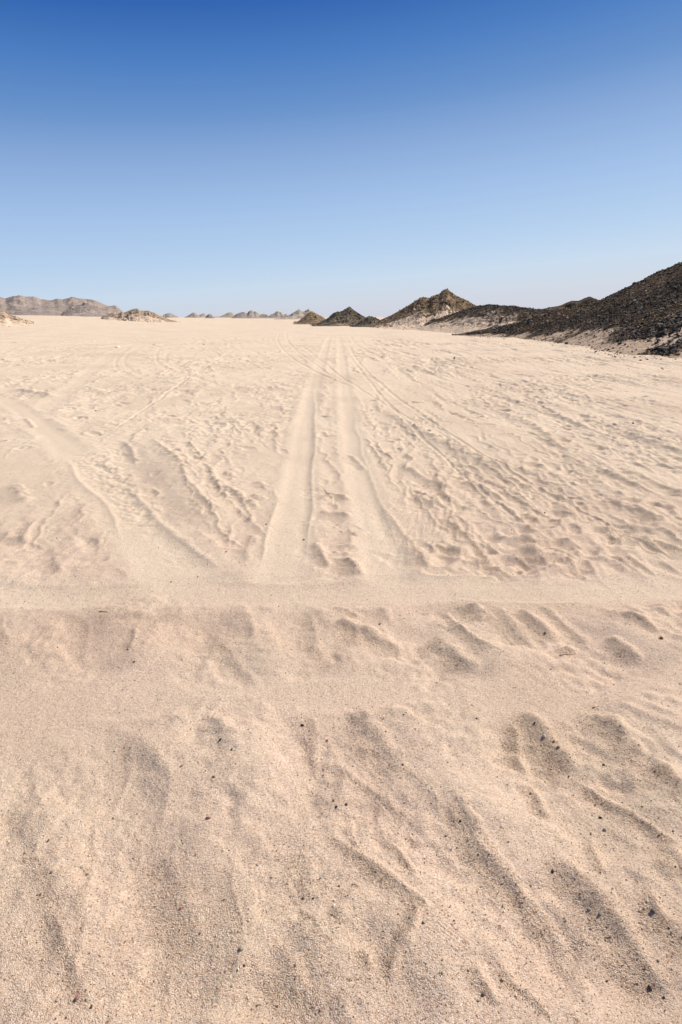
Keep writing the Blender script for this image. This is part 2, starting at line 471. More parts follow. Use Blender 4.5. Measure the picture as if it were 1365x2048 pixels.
# broad gentle hollows and swells of the foreground
for w, s_, pts in [
 (190, .16, [(190,1440),(290,1560),(360,1720),(410,1900),(420,2060)]),
 (150, .15, [(690,1400),(760,1500),(850,1620),(900,1720)]),
 (170, .18, [(560,1870),(620,1960),(700,2080)]),
 (110, .14, [(50,1560),(80,1680),(110,1800),(150,1950),(190,2060)]),
 (150, .16, [(1140,1720),(1230,1850),(1350,2010)]),
 (120, .14, [(430,1430),(470,1530),(480,1640)]),
 (110, .15, [(590,1430),(640,1530),(670,1640)]),
 (130, .15, [(1040,1420),(1150,1520),(1260,1600),(1380,1680)]),
 (130, .15, [(900,1560),(980,1700),(1090,1860),(1190,2040)]),
 (110, .14, [(1180,1400),(1290,1480),(1400,1560)]),
 (90, .15, [(850,1240),(920,1300),(990,1360)]),
 (90, .14, [(600,1210),(640,1280),(690,1350)]),
 (110, .13, [(150,1220),(230,1290),(260,1350)]),
 (100, .12, [(430,1220),(480,1290),(540,1370)]),
 (90, .14, [(1150,1230),(1250,1290),(1340,1340)]),
 (120, .13, [(770,1800),(800,1900),(860,2000),(900,2060)]),
 (80, .12, [(260,880),(330,960),(420,1060)]),
]: dark_stroke(w, s_ * 1.45, pts, .45, True)
def run(x0, y0, ang, length, width, slope, bend, grit):
    """one furrow laid on the sand: start, heading (0 = away from the viewer), length and width in metres"""
    n_ = 6; t_ = np.linspace(0, 1, n_); hd = ang + bend * (t_ - .5)
    P = np.column_stack([x0 + np.cumsum(np.sin(hd)) * length / n_, y0 + np.cumsum(np.cos(hd)) * length / n_])
    dark_stroke(None, slope, (P, np.full(n_, width)), grit)
for k in range(34):                               # furrows close by, leaning left as they run away
    rr_ = rng.uniform(.9, 3.3); tt_ = rng.uniform(-.65, .72)
    fx = rr_ * math.sin(tt_); fy = rr_ * math.cos(tt_)
    if rr_ > 2.25 and rr_ < 2.75 and rng.random() < .7: continue
    lean = -.42 + .30 * max(0, min(1, (.2 - fx) / .8))
    run(fx, fy, lean + rng.normal(0, .14), rng.uniform(.2, .6), rng.uniform(.022, .06), rng.uniform(.08, .20), rng.normal(0, .4), .5)
for k in range(620):                              # old wheel ruts and drag marks that fan out of the far middle
    rr_ = 3.6 * math.exp(rng.random() ** .9 * math.log(45 / 3.6)); tt_ = rng.uniform(-.25, .62) if k % 5 else rng.uniform(-.6, .1)
    fx = rr_ * math.sin(tt_); fy = rr_ * math.cos(tt_)
    i_, j_ = np.searchsorted(RR, rr_), min(np.searchsorted(th_in, tt_), len(th_in) - 1)
    if QUIET[i_, j_] > .3: continue
    hd = (-.03 if tt_ > 0 else -.22) + rng.normal(0, .10)
    run(fx, fy, hd, rng.uniform(.5, 1.6) * (1 + .12 * rr_), rng.uniform(.035, .085) * (1 + .055 * rr_), rng.uniform(.14, .36) * (1.35 if tt_ > .02 else .9), rng.normal(0, .16), .3)

# --- trampled and churned sand
x, y = X, Y
near = sstep(4.3, 3.3, R2 + .35 * perlin(X * 1.5, Y * 1.5, 79))                     # smooth foreground
ang = np.radians(-2)
# right-hand part is drawn out along the driving direction, fanning away from the viewer
xa = x * math.cos(ang) - y * math.sin(ang); ya = x * math.sin(ang) + y * math.cos(ang)
wx = x + .10 * perlin(x * 1.3, y * 1.3, 11); wy = y + .10 * perlin(x * 1.3, y * 1.3, 12)
right = sstep(-.4, 1.2, x - 0.04 * y)
c1 = perlin(wx * 2.6, wy * 2.0, 20)
c1r = perlin(xa * 2.6 + .25 * perlin(x, y * .5, 13), ya * 0.42, 21)
c2 = 1 - 2 * np.abs(perlin(wx * 4.4, wy * 4.0, 22))
c2r = 1 - 2 * np.abs(perlin(xa * 4.8 + .25 * perlin(x * 2, y, 14), ya * 0.95, 23))
c3 = perlin(wx * 9, wy * 8, 24)
c3r = 1 - 2 * np.abs(perlin(xa * 8.5 + .3 * perlin(x * 4, y * 4, 26), ya * (6.5 - 4 * right), 27))
c3r = c3r * .6 + c3 * .6
c4 = perlin(wx * 20, wy * 17, 25)
amp = (0.30 + 0.95 * np.clip(fbm(x * .30, y * .22, 3, 30) * 1.3 + .45, 0, 1.15)) * (.66 + .50 * right)
mid = (1 - near) * sstep(95, 30, R2)
far_boost = 1 + 1.1 * sstep(6, 22, R2)
churn = (0.020 * (c1 * (1 - right) + c1r * right) + 0.0125 * (c2 * (1 - right) + c2r * right) * (0.6 + .6 * c1) + 0.0090 * c3r + 0.0030 * c4)
Z += churn * amp * mid * far_boost * (1 - 0.93 * QUIET)
xf_ = x * .946 + y * .325; yf_ = -x * .325 + y * .946
Z += near * (1 - .85 * QUIET) * (.017 * perlin(xf_ * 2.1 + .2 * perlin(x * 2, y * 2, 61), yf_ * .8, 62) + .0034 * (1 - 2 * np.abs(perlin(xf_ * 4.2 + .25 * perlin(x * 3, y * 3, 63), yf_ * 1.7, 64))) + (.0018 * (1 - 2 * np.abs(perlin(xf_ * 9, yf_ * 5, 65))) + .0016 * (1 - 2 * np.abs(perlin(x * 19, y * 17, 66)))) * np.clip(.5 + perlin(x * 1.6, y * 1.6, 67), 0, 1.2))
# faint imprint of a tread
tx, ty = ground(905, 1880)
ux, uy = ground(960, 1920); vx_, vy_ = ground(880, 1935)
tu = np.array([ux - tx, uy - ty]); tu /= np.hypot(*tu)
du = (x - tx) * tu[0] + (y - ty) * tu[1]; dv_ = -(x - tx) * tu[1] + (y - ty) * tu[0]
Z += .0006 * np.sin(dv_ * 2 * math.pi / .0105) * np.exp(-(du / .085) ** 4 - (dv_ / .045) ** 4)
Z += near * (1 - .85 * QUIET) * (0.010 * perlin(wx * 1.7, wy * 1.7, 40) + 0.0040 * perlin(wx * 5.5, wy * 5, 41) + 0.0016 * perlin(wx * 13, wy * 13, 42))
Z += 0.0009 * perlin(x * 26, y * 26, 43) * sstep(12, 3, R2)
Z += 0.00035 * perlin(x * 75, y * 75, 44) * sstep(5, 2, R2)
Z += 0.03 * fbm(x * .22, y * .22, 2, 45) * sstep(2, 8, R2)
# crumbly surface in the hollows
Z += np.clip(GRIT_SHADE, 0, 1) * (0.0015 * (1 - 2 * np.abs(perlin(x * 40, y * 40, 46))) + 0.0011 * perlin(x * 80, y * 80, 47))
# scooped hollows left by feet and paws
n_p = 0
for k in range(2600):
    rr_ = 3.7 * math.exp(rng.random() * math.log(30 / 3.7)); tt_ = rng.uniform(-.62, .66)
    px_, py_ = rr_ * math.sin(tt_), rr_ * math.cos(tt_)
    i = np.searchsorted(RR, rr_); j = np.searchsorted(th_in, tt_)
    if j >= len(th_in) or QUIET[i, j] > .25 or rng.random() > .15 + .75 * (amp[i, j] - .3): continue
    if tt_ < -.18 and rr_ < 6.5 and rng.random() < .75: continue
    a = rng.uniform(.035, .075) * (1 + .03 * rr_); b = a * rng.uniform(1.2, 2.4); an = rng.normal(.5 if px_ > 0 else -.3, .6)
    i0, i1, j0, j1 = window(px_ - 3 * b, px_ + 3 * b, py_ - 3 * b, py_ + 3 * b)
    gx = WX[i0:i1, j0:j1] - px_; gy = WY[i0:i1, j0:j1] - py_
    u = (gx * math.cos(an) - gy * math.sin(an)) / a; v = (gx * math.sin(an) + gy * math.cos(an)) / b
    q = np.sqrt(u * u + v * v); dep = a * rng.uniform(.13, .27) * (1.25 if tt_ > .02 else .85)
    f = -(1 - sstep(.35, 1.25, q)) + .38 * np.exp(-((q - 1.35) / .3) ** 2) * (1 + .5 * u / (q + .1))
    dep *= .85
    Z[i0:i1, j0:j1] += dep * f * (1 - QUIET[i0:i1, j0:j1]) * (1 - .6 * np.clip(GRIT_SHADE[i0:i1, j0:j1], 0, 1)); n_p += 1
print('hollows', n_p)

# loose sand cannot stand steeper than its angle of repose: slump what is too steep
def blur(A, n):
    for ax in (0, 1):
        p = [(0, 0), (0, 0)]; p[ax] = (n + 1, n)
        c_ = np.cumsum(np.pad(A, p, mode='edge'), axis=ax)
        A = (c_[2 * n + 1:] - c_[:-2 * n - 1]) / (2 * n + 1) if ax == 0 else (c_[:, 2 * n + 1:] - c_[:, :-2 * n - 1]) / (2 * n + 1)
    return A
nj = len(th_in)
for n_, lim in ((9, .60), (5, .56)):
    Zi = Z[:, :nj]
    gr_ = np.gradient(Zi, axis=0) / np.gradient(RR)[:, None]; gt_ = np.gradient(Zi, axis=1) / (.00145 * RR[:, None])
    sl_ = blur(np.hypot(gr_, gt_), 2)
    wt = np.clip(blur(np.clip((sl_ - lim) / .20, 0, 1), n_) * 1.8, 0, 1) * .85
    Z[:, :nj] = Zi + wt * (blur(Zi, n_) - Zi)

# large relief: the plain rises a little to the left and beyond
rise = sstep(60, 210, R2) * sstep(-.12, -.50, T2) * np.where(np.abs(T2) < 1.3, 1, 0)
Z += rise * 2.2
Z += 0.12 * fbm(x * .03, y * .03, 2, 50) * sstep(15, 60, R2) * sstep(3000, 300, R2)
Z += 0.5 * fbm(x * .006, y * .006, 2, 51) * sstep(300, 900, R2)

def ground_z(px_, py_):
    rr_ = np.hypot(px_, py_); tt_ = np.arctan2(px_, py_)
    i = np.clip(np.searchsorted(RR, rr_) - 1, 0, NR - 2); j = np.clip(np.searchsorted(th_in, tt_) - 1, 0, len(th_in) - 2)
    fi = np.clip((rr_ - RR[i]) / (RR[i + 1] - RR[i]), 0, 1); fj = np.clip((tt_ - th_in[j]) / (th_in[j + 1] - th_in[j]), 0, 1)
    return (Z[i, j] * (1 - fi) + Z[i + 1, j] * fi) * (1 - fj) + (Z[i, j + 1] * (1 - fi) + Z[i + 1, j + 1] * fi) * fj

def drop(px, py):
    """where the photo pixel meets the real, uneven sand"""
    gx, gy = ground(px, py); gx = np.asarray(gx, float); gy = np.asarray(gy, float)
    for _ in range(3):
        z = ground_z(gx, gy); gx, gy = ground(px, py, z)
    return gx, gy, ground_z(gx, gy)

V = np.column_stack([X.ravel(), Y.ravel(), Z.ravel()])
Fq = grid_faces(NR, NT, wrap=True)[:, ::-1]
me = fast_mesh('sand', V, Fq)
slope_noise = np.clip(GRIT_SHADE * .8 + .30 * (perlin(x * 1.1, y * 1.1, 60) + .1) * near, 0, 1)
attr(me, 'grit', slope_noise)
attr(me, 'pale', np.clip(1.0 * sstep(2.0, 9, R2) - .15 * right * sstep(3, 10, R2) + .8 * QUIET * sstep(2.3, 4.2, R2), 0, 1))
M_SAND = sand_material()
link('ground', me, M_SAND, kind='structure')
# the small disc under the viewer
th = TH; c = np.column_stack([.62 * np.sin(th), .62 * np.cos(th), Z[0]])
Vd = np.vstack([c, [[0, 0, 0]]]); nd = len(th)
Fd = np.column_stack([np.arange(nd), np.full(nd, nd), (np.arange(nd) + 1) % nd])
md = fast_mesh('ground_under_viewer', Vd, Fd[:, ::-1])
attr(md, 'grit', np.zeros(len(Vd))); attr(md, 'pale', np.zeros(len(Vd)))
link('ground', md, M_SAND, kind='structure')
del V, Fq

# ------------------------------------------------------------------ hills: relief fields over bearing and distance
HILLS = {}
def foot_px(L): return [(a_, float(np.hypot(*ground(a_, b_)))) for a_, b_ in L]
def hill(name, sil, foot, depth, back, mat, na, ns, nth=260, nd=120, sandy=0.0, sandy_top=-0.5, label=None, prof=1.0, scoop=0.0, seed=0,
         spur=0.0, jag=0.0):
    """sil: skyline points in photo pixels; foot: foot distances [(px, metres)]; the crest lies `depth` behind the foot"""
    s = np.array(sil, float)
    a, t = az_tan(s[:, 0], s[:, 1])
    o = np.argsort(a); a, t = a[o], t[o]
    fx = np.array(foot, float); fa, _ = az_tan(fx[:, 0], np.full(len(fx), HOR + 4)); fd = fx[:, 1]
    dp = np.array(depth if isinstance(depth, list) else [(0, depth), (1365, depth)], float); da, _ = az_tan(dp[:, 0], np.full(len(dp), HOR)); dv = dp[:, 1]
    A = np.linspace(a[0], a[-1], nth)
    tt = np.interp(A, a, t)
    ff = np.interp(A, fa, fd); dd = np.interp(A, da, dv)
    # v: 0 foot .. 1 crest .. 2 back foot
    v = np.concatenate([np.linspace(-.12, 1, int(nd * .72), endpoint=False), np.linspace(1, 2.1, nd - int(nd * .72))])
    VV, AA = np.meshgrid(v, A, indexing='ij')
    FF = ff[None, :]; DD = dd[None, :]
    D = np.where(VV < 1, FF + VV * DD, FF + DD + (VV - 1) * back)
    hc = CAM_H + np.maximum(tt, -.03)[None, :] * (FF + DD) - (.35 if mat.name.startswith('tan_') else 0)
    hc = np.maximum(hc, 0.0)
    ee = np.linspace(0, 1, nth)[None, :]; hc = hc * sstep(0, .05, ee) * sstep(1, .95, ee) - .15 * (1 - sstep(0, .05, ee) * sstep(1, .95, ee))
    x_, y_ = D * np.sin(AA), D * np.cos(AA)
    up = np.clip(VV, 0, 1) ** prof
    up = np.where(VV < 1, up * (1 - scoop) + scoop * up * up, 1 - sstep(0, 1, VV - 1))
    h = hc * up
    env = np.clip(VV * 3, 0, 1) * np.clip((2 - VV) * 2, 0, 1)
    env_c = env * np.where(VV < 1, np.clip((1 - VV) * 5, .0, 1), np.clip((VV - 1) * 4, .0, 1))
    hmax = hc.max()
    big = ridged(x_ / ns, y_ / ns, 3, seed + 100) - .25
    wrp = x_ + .3 * ns * perlin(x_ / ns * 2, y_ / ns * 2, seed + 130)
    fine = fbm(wrp * 5 / ns, y_ * 5 / ns, 4, seed + 110)
    h = h + env_c * na * big * np.minimum(np.clip(hc, 0, 1e9) / hmax + .08, 1) + env * na * (.22 + .0) * fine * np.minimum(np.clip(hc, 0, 1e9) / hmax + .05, 1) * (.35 + .65 * np.clip((1 - VV) * 4, 0, 1) + jag)
    if spur:
        gl = ridged((AA * (FF + DD)) / (ns * .45), VV * 1.1 + .4 * fine, 3, seed + 150)
        h = h + env_c * spur * gl * np.minimum(np.clip(hc, 0, 1e9) / hmax + .05, 1)
    h = np.where(VV < 0, VV * 3.0, h)
    h = np.where(VV > 2, -(VV - 2) * 20, h)
    gz = 0.0
    Vv = np.column_stack([x_.ravel(), y_.ravel(), h.ravel()])
    me = fast_mesh(name, Vv, grid_faces(*VV.shape)[:, ::-1])
    sd = sandy * (1 - sstep(0, 1, VV)) + sandy_top * sstep(0, 1, VV) + .35 * fbm(x_ / ns * 1.7, y_ / ns * 1.7, 3, seed + 120)
    attr(me, 'sandy', sd)
    o = link(name, me, mat, label=label, kind='structure')
    HILLS[label or name] = (A, v, x_, y_, h, sd)
    return o

SN = (0.72, 0.535, 0.38)
m_haze = hill_material('haze_tinted_mountain_rock', (0.32, 0.255, 0.215), (0.41, 0.325, 0.27), (0.52, 0.42, 0.35), .012, 2)  # rock colours lightened: distance haze painted into the base colour
m_small = hill_material('haze_tinted_hill_rock', (0.31, 0.255, 0.215), (0.42, 0.345, 0.285), (0.62, 0.49, 0.385), .05, 1)  # lighter than the rock itself, the haze is in the colour
m_tanhill = hill_material('pale_hill_rock_haze_tint', (0.36, 0.30, 0.24), (0.48, 0.39, 0.31), (0.66, 0.51, 0.39), .05, 1)  # tan rock, paled further to imitate haze
m_dark = hill_material('dark_hill_rock', (0.13, 0.10, 0.066), (0.26, 0.20, 0.135), SN, .25, .35)
m_brown = hill_material('brown_hill_rock', (0.19, 0.125, 0.072), (0.36, 0.245, 0.145), SN, .16, .4)
m_ridge = hill_material('rubble_slope_rock', (0.075, 0.055, 0.038), (0.21, 0.15, 0.10), SN, .5, .25)
m_black = hill_material('black_rubble_slope', (0.04, 0.028, 0.018), (0.16, 0.108, 0.067), (0.60, 0.43, 0.30), .45, .2)
m_outcrop = hill_material('tan_outcrop_rock', (0.40, 0.28, 0.19), (0.60, 0.44, 0.31), SN, .22, .3)

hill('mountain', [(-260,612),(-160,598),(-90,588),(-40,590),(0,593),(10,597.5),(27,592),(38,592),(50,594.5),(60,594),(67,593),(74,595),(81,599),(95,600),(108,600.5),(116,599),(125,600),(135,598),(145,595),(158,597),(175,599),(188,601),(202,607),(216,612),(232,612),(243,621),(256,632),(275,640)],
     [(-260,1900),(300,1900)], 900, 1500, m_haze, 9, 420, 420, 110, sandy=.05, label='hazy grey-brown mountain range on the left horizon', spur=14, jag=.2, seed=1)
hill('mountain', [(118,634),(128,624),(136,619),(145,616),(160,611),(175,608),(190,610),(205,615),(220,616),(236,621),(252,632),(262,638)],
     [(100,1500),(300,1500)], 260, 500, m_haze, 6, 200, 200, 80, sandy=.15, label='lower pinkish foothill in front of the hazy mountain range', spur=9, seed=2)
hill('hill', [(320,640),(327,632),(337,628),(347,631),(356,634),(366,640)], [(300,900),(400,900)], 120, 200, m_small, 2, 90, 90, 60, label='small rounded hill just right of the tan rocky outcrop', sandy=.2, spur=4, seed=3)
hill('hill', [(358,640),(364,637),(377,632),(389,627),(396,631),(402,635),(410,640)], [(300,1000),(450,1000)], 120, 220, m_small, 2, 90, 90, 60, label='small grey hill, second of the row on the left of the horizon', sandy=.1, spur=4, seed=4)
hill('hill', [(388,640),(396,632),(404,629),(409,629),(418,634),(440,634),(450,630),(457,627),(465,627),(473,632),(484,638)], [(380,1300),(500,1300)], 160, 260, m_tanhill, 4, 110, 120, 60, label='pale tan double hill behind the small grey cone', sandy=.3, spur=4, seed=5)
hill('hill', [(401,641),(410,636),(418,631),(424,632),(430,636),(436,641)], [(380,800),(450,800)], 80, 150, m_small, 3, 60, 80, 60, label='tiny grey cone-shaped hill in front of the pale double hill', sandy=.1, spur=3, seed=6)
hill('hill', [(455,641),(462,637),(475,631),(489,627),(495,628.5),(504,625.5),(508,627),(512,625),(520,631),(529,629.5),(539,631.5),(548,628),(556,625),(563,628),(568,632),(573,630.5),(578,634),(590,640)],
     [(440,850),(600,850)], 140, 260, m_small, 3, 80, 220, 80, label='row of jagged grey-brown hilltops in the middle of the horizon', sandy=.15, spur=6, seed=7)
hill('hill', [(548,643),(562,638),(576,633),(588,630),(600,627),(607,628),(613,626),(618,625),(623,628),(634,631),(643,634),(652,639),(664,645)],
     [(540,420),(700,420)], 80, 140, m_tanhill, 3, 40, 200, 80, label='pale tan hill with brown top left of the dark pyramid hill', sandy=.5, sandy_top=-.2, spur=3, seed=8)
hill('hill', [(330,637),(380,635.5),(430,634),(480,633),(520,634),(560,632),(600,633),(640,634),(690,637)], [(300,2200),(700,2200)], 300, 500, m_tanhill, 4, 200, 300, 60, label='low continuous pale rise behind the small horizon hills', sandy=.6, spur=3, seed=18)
hill('hill', [(586,651),(596,645),(606,639),(615,635),(623,631),(630,632),(640,635),(648,638),(660,645),(675,651)],
     [(580,150),(700,150)], 40, 70, m_brown, 1.4, 18, 160, 80, label='low dark brown hill directly left of the dark pyramid hill', sandy=.2, spur=1.2, seed=9)
hill('hill', [(622,656),(632,650),(643,644),(651,640),(657,637),(661,633),(664,631),(670,627),(677,624),(684,624.5),(691,620),(695,617),(699,615),(703,617.5),(707,621),(716,627),(724,632),(731,636),(738,640),(752,650)],
     [(610,118),(660,116),(700,120),(760,122)], 26, 40, m_dark, .8, 11, 220, 130, label='dark pyramid-shaped rocky hill in the centre of the horizon', sandy=.1, spur=.8, jag=.25, seed=10)
hill('hill', [(700,657),(709,652),(718,646),(726,641),(734,637.5),(741,635.5),(750,637),(758,641),(768,646),(790,654)],
     [(690,108),(800,108)], 16, 30, m_dark, .6, 7, 160, 90, label='low dark green-grey mound between the pyramid hill and the big brown hill', sandy=.0, spur=.4, jag=.5, seed=11)
hill('hill', [(740,652),(753,645),(768,638),(782,631.5),(792,626),(803,620),(813,614),(824,607),(832,602),(840,596.5),(847,594.5),(853,596),(859,597),(867,591),(873,590),(879,587.5),(884,583),(888,579.5),(893,578.5),(897,579.5),(901,583),(906,586.5),(914,592),(922,596),(935,601),(944,607),(954,614),(968,621),(1000,634),(1030,645)],
     [(740,92),(800,84),(870,80),(960,84),(1040,90)], 36, 50, m_brown, .9, 13, 420, 200, label='tall brown peaked rocky hill right of centre', sandy=.85, sandy_top=-.45, spur=1.0, jag=.25, scoop=.45, seed=12)
hill('hill', [(1050,634),(1070,624),(1086,618),(1097,615.5),(1107,614),(1117,612),(1126,609.5),(1135,606),(1144,602.5),(1151,603),(1158,601.5),(1168,597),(1179,593.5),(1187,596),(1199,600),(1215,608),(1240,625)],
     [(1040,75),(1250,75)], 20, 30, m_black, 1.0, 9, 160, 90, label='black hilltop behind the near slope on the right', sandy=.0, sandy_top=-.7, jag=.5, seed=13)
hill('hill', [(800,652),(830,643),(860,638),(885,634),(905,628),(925,621),(940,617),(954,613),(965,611.5),(979,609.5),(990,611),(1002,612),(1017,612.5),(1032,613),(1045,615.5),(1058,617),(1070,618.5),(1080,619),(1110,622),(1150,628)],
     foot_px([(800,658),(870,664),(930,668),(1000,672),(1080,676),(1160,680)]), [(800,12),(900,20),(1160,24)], 30, m_ridge, .5, 5, 420, 220, label='sandy ridge with a dark rocky crest between the brown peak and the black slope', sandy=.95, sandy_top=-.10, scoop=.3, spur=.22, jag=.4, seed=14)
hill('hill', [(905,672),(930,667),(970,659),(1005,652),(1040,644),(1070,636),(1100,628),(1125,620),(1150,613),(1180,605),(1199,600.5),(1209,596),(1219,591),(1230,586),(1241,580),(1257,573.5),(1270,567),(1283,561),(1295,554),(1307,548),(1321,541.5),(1333,538),(1345,532),(1353,527),(1365,524),(1450,478),(1600,400),(1900,300)],
     foot_px([(900,670),(930,670),(1000,673),(1080,683),(1140,690),(1200,700),(1260,708),(1300,713),(1365,719),(1500,728),(1900,735)]), [(900,3),(1000,7),(1100,14),(1200,22),(1365,28),(1900,26)], 40, m_black, .45, 5, 620, 300,
     label='near black slope covered with broken rocks on the right', sandy=.55, sandy_top=-.9, scoop=.15, spur=.25, jag=.35, seed=15)
hill('hill', [(196,633),(200,631.5),(206,630),(216,627),(227,623),(232,624.5),(236,626),(243,621.5),(249,623),(257,619.5),(266,616),(271,615),(277,615.5),(281,620),(289,620.5),(297,619.5),(303,621.5),(309,623),(315,627),(325,631),(341,637),(356,641),(374,646)],
     [(180,150),(280,140),(380,135)], 20, 40, m_outcrop, .7, 9, 300, 140, label='low tan rocky outcrop in front of the mountain range', sandy=1.0, sandy_top=.05, spur=.5, jag=.8, scoop=.5, seed=16)
hill('hill', [(-200,606),(-100,610),(-30,615),(0,618),(8,617),(13,619),(18,624),(26,627),(34,629),(44,633),(56,637),(76,642)],
     [(-200,90),(80,100)], 16, 30, m_outcrop, .5, 7, 220, 120, label='pale rocky mound at the left edge of the plain', sandy=1.0, sandy_top=.25, scoop=.5, spur=.3, jag=.8, seed=17)

# ------------------------------------------------------------------ rocks and stones
def hull_mesh(npts, seed, flat=1.0):
    import bmesh
    g = np.random.default_rng(seed)
    p = g.normal(size=(npts, 3)); p /= np.linalg.norm(p, axis=1)[:, None]; p *= g.uniform(.78, 1.1, (npts, 1))
    p *= np.array([1, g.uniform(.65, .95), flat * g.uniform(.55, .85)])
    bm = bmesh.new()
    for q in p: bm.verts.new(q)
    bmesh.ops.convex_hull(bm, input=bm.verts)
    for v_ in [v_ for v_ in bm.verts if not v_.link_faces]: bm.verts.remove(v_)
    bmesh.ops.triangulate(bm, faces=bm.faces)
    bm.verts.index_update()
    V_ = np.array([v_.co[:] for v_ in bm.verts]); F_ = np.array([[w_.index for w_ in f.verts] for f in bm.faces])
    bm.free()
    return V_, F_

LOW = [hull_mesh(11, 300 + i) for i in range(8)]
TINY = [hull_mesh(7, 340 + i) for i in range(6)]
HI = [hull_mesh(26, 380 + i) for i in range(8)]

def rot_mats(n, tilt=.5):
    a = rng.uniform(0, 2 * math.pi, n); b = rng.normal(0, tilt, n); c_ = rng.normal(0, tilt, n)
    ca, sa, cb, sb, cc, sc = np.cos(a), np.sin(a), np.cos(b), np.sin(b), np.cos(c_), np.sin(c_)
    Rz = np.zeros((n, 3, 3)); Rz[:, 0, 0] = ca; Rz[:, 0, 1] = -sa; Rz[:, 1, 0] = sa; Rz[:, 1, 1] = ca; Rz[:, 2, 2] = 1
    Rx = np.zeros((n, 3, 3)); Rx[:, 0, 0] = 1; Rx[:, 1, 1] = cb; Rx[:, 1, 2] = -sb; Rx[:, 2, 1] = sb; Rx[:, 2, 2] = cb
    Ry = np.zeros((n, 3, 3)); Ry[:, 1, 1] = 1; Ry[:, 0, 0] = cc; Ry[:, 0, 2] = sc; Ry[:, 2, 0] = -sc; Ry[:, 2, 2] = cc
    return Rz @ Rx @ Ry

def scatter_mesh(name, pos, size, cols, temps, mat, label=None, cat=None, tilt=.5):
    n = len(pos); Rm = rot_mats(n, tilt) * size[:, None, None] * .5
    which = rng.integers(0, len(temps), n)
    Vs, Fs, Cs, off = [], [], [], 0
    for k, (tv, tf) in enumerate(temps):
        idx = np.where(which == k)[0]
        if not len(idx): continue
        vv = np.einsum('nij,vj->nvi', Rm[idx], tv) + pos[idx][:, None, :]
        ff = tf[None] + (np.arange(len(idx)) * len(tv))[:, None, None] + off
        Vs.append(vv.reshape(-1, 3)); Fs.append(ff.reshape(-1, 3)); Cs.append(np.repeat(cols[idx], len(tv), 0)); off += len(idx) * len(tv)
    me = fast_mesh(name, np.vstack(Vs), np.vstack(Fs), smooth=False)
    cc = np.vstack(Cs); ca = me.color_attributes.new('tint', 'FLOAT_COLOR', 'POINT')
    ca.data.foreach_set('color', np.ascontiguousarray(np.column_stack([cc, np.ones(len(cc))]), np.float32).ravel())
    return link(name, me, mat, label=label, cat=cat, kind='stuff')

M_TINT = stone_material('rubble', None, .3, 9, tint=True, bump=.02)
M_GRIT = stone_material('gravel', None, .2, 150, tint=True, bump=.001)

def pal(n, cols, w):
    cols = np.array(cols); k = rng.choice(len(cols), n, p=np.array(w) / sum(w))
    return cols[k] * rng.uniform(.75, 1.25, (n, 1))

def hill_points(key, n, dens, vmax=1.02):
    A, v, x_, y_, h_, sd = HILLS[key]
    nv, na_ = x_.shape
    out = []
    while sum(map(len, out)) < n:
        fi = rng.uniform(0, nv - 1.001, n * 3); fj = rng.uniform(0, na_ - 1.001, n * 3)
        i = fi.astype(int); j = fj.astype(int); a = fi - i; b = fj - j
        def s(Q): return (Q[i, j] * (1 - a) + Q[i + 1, j] * a) * (1 - b) + (Q[i, j + 1] * (1 - a) + Q[i + 1, j + 1] * a) * b
        vv = np.interp(fi, np.arange(nv), v)
        p = dens(vv, s(sd), np.interp(fj, np.arange(na_), A)) * (vv > -.02) * (vv < vmax)
        keep = rng.random(len(p)) < p
        out.append(np.column_stack([s(x_), s(y_), s(h_), vv])[keep])
    return np.vstack(out)[:n]

NEAR = 'near black slope covered with broken rocks on the right'
RIDGE = 'sandy ridge with a dark rocky crest between the brown peak and the black slope'
PEAK = 'tall brown peaked rocky hill right of centre'
BLK = [(.026, .019, .013), (.054, .038, .024), (.115, .074, .042), (.20, .135, .082), (.32, .24, .17)]
def seen(P):
    """screen rows/cols of points, in photo pixels"""
    zc = P[:, 1] * CP - (P[:, 2] - CAM_H) * SP; yc = P[:, 1] * SP + (P[:, 2] - CAM_H) * CP
    return 682.5 + F * P[:, 0] / zc, 1024 - F * yc / zc

aL, aR = float(az_tan(1150, 690)[0]), float(az_tan(1330, 690)[0])
p1 = hill_points(NEAR, 42000, lambda v, s, a: (lambda lim: np.clip(sstep(lim - .38, lim + .34, v + .8 * (.25 - s)) * 1.0 + .06, 0, 1))(.46 - .42 * sstep(aL, aR, a)))
s1 = rng.lognormal(math.log(.082), .50, len(p1)) * (1 + .45 * (p1[:, 3] < .3) * sstep(aL, aR, np.arctan2(p1[:, 0], p1[:, 1])))
s1 = np.minimum(s1, .5)
# stones that rolled out on the sand below the slope
u, _v = rng.uniform(930, 1420, 1400), rng.exponential(5, 1400)
fy = np.interp(u, [930, 1000, 1080, 1140, 1200, 1260, 1300, 1365, 1450], [671, 675, 683, 690, 700, 706, 709, 714, 720]) + _v - 3
gx, gy = ground(u, fy); p1b = np.column_stack([gx, gy, np.full(1400, .0), np.zeros(1400)]); s1b = rng.lognormal(math.log(.065), .5, 1400)
p1 = np.vstack([p1, p1b]); s1 = np.concatenate([s1, s1b])
vis_x, vis_y = seen(p1)
app = s1 / np.hypot(p1[:, 0], p1[:, 1]); app[(vis_x < 900) | (vis_x > 1360) | (p1[:, 3] > .95)] = 0
big = np.argsort(-app)[:300]
rest = np.setdiff1d(np.arange(len(p1)), big)
pp = p1[:, :3].copy(); pp[:, 2] += s1 * .12
col1 = pal(len(rest), BLK, [3, 4.5, 4.5, 2.6, 1.6])
pat = sstep(-.15, .55, fbm(pp[rest, 0] * .16, pp[rest, 1] * .16, 3, 171))[:, None]          # weathered brown patches among the black
col1 = col1 * (.85 + .8 * pat) * (1 + pat * np.array([[.12, 0, -.12]]))
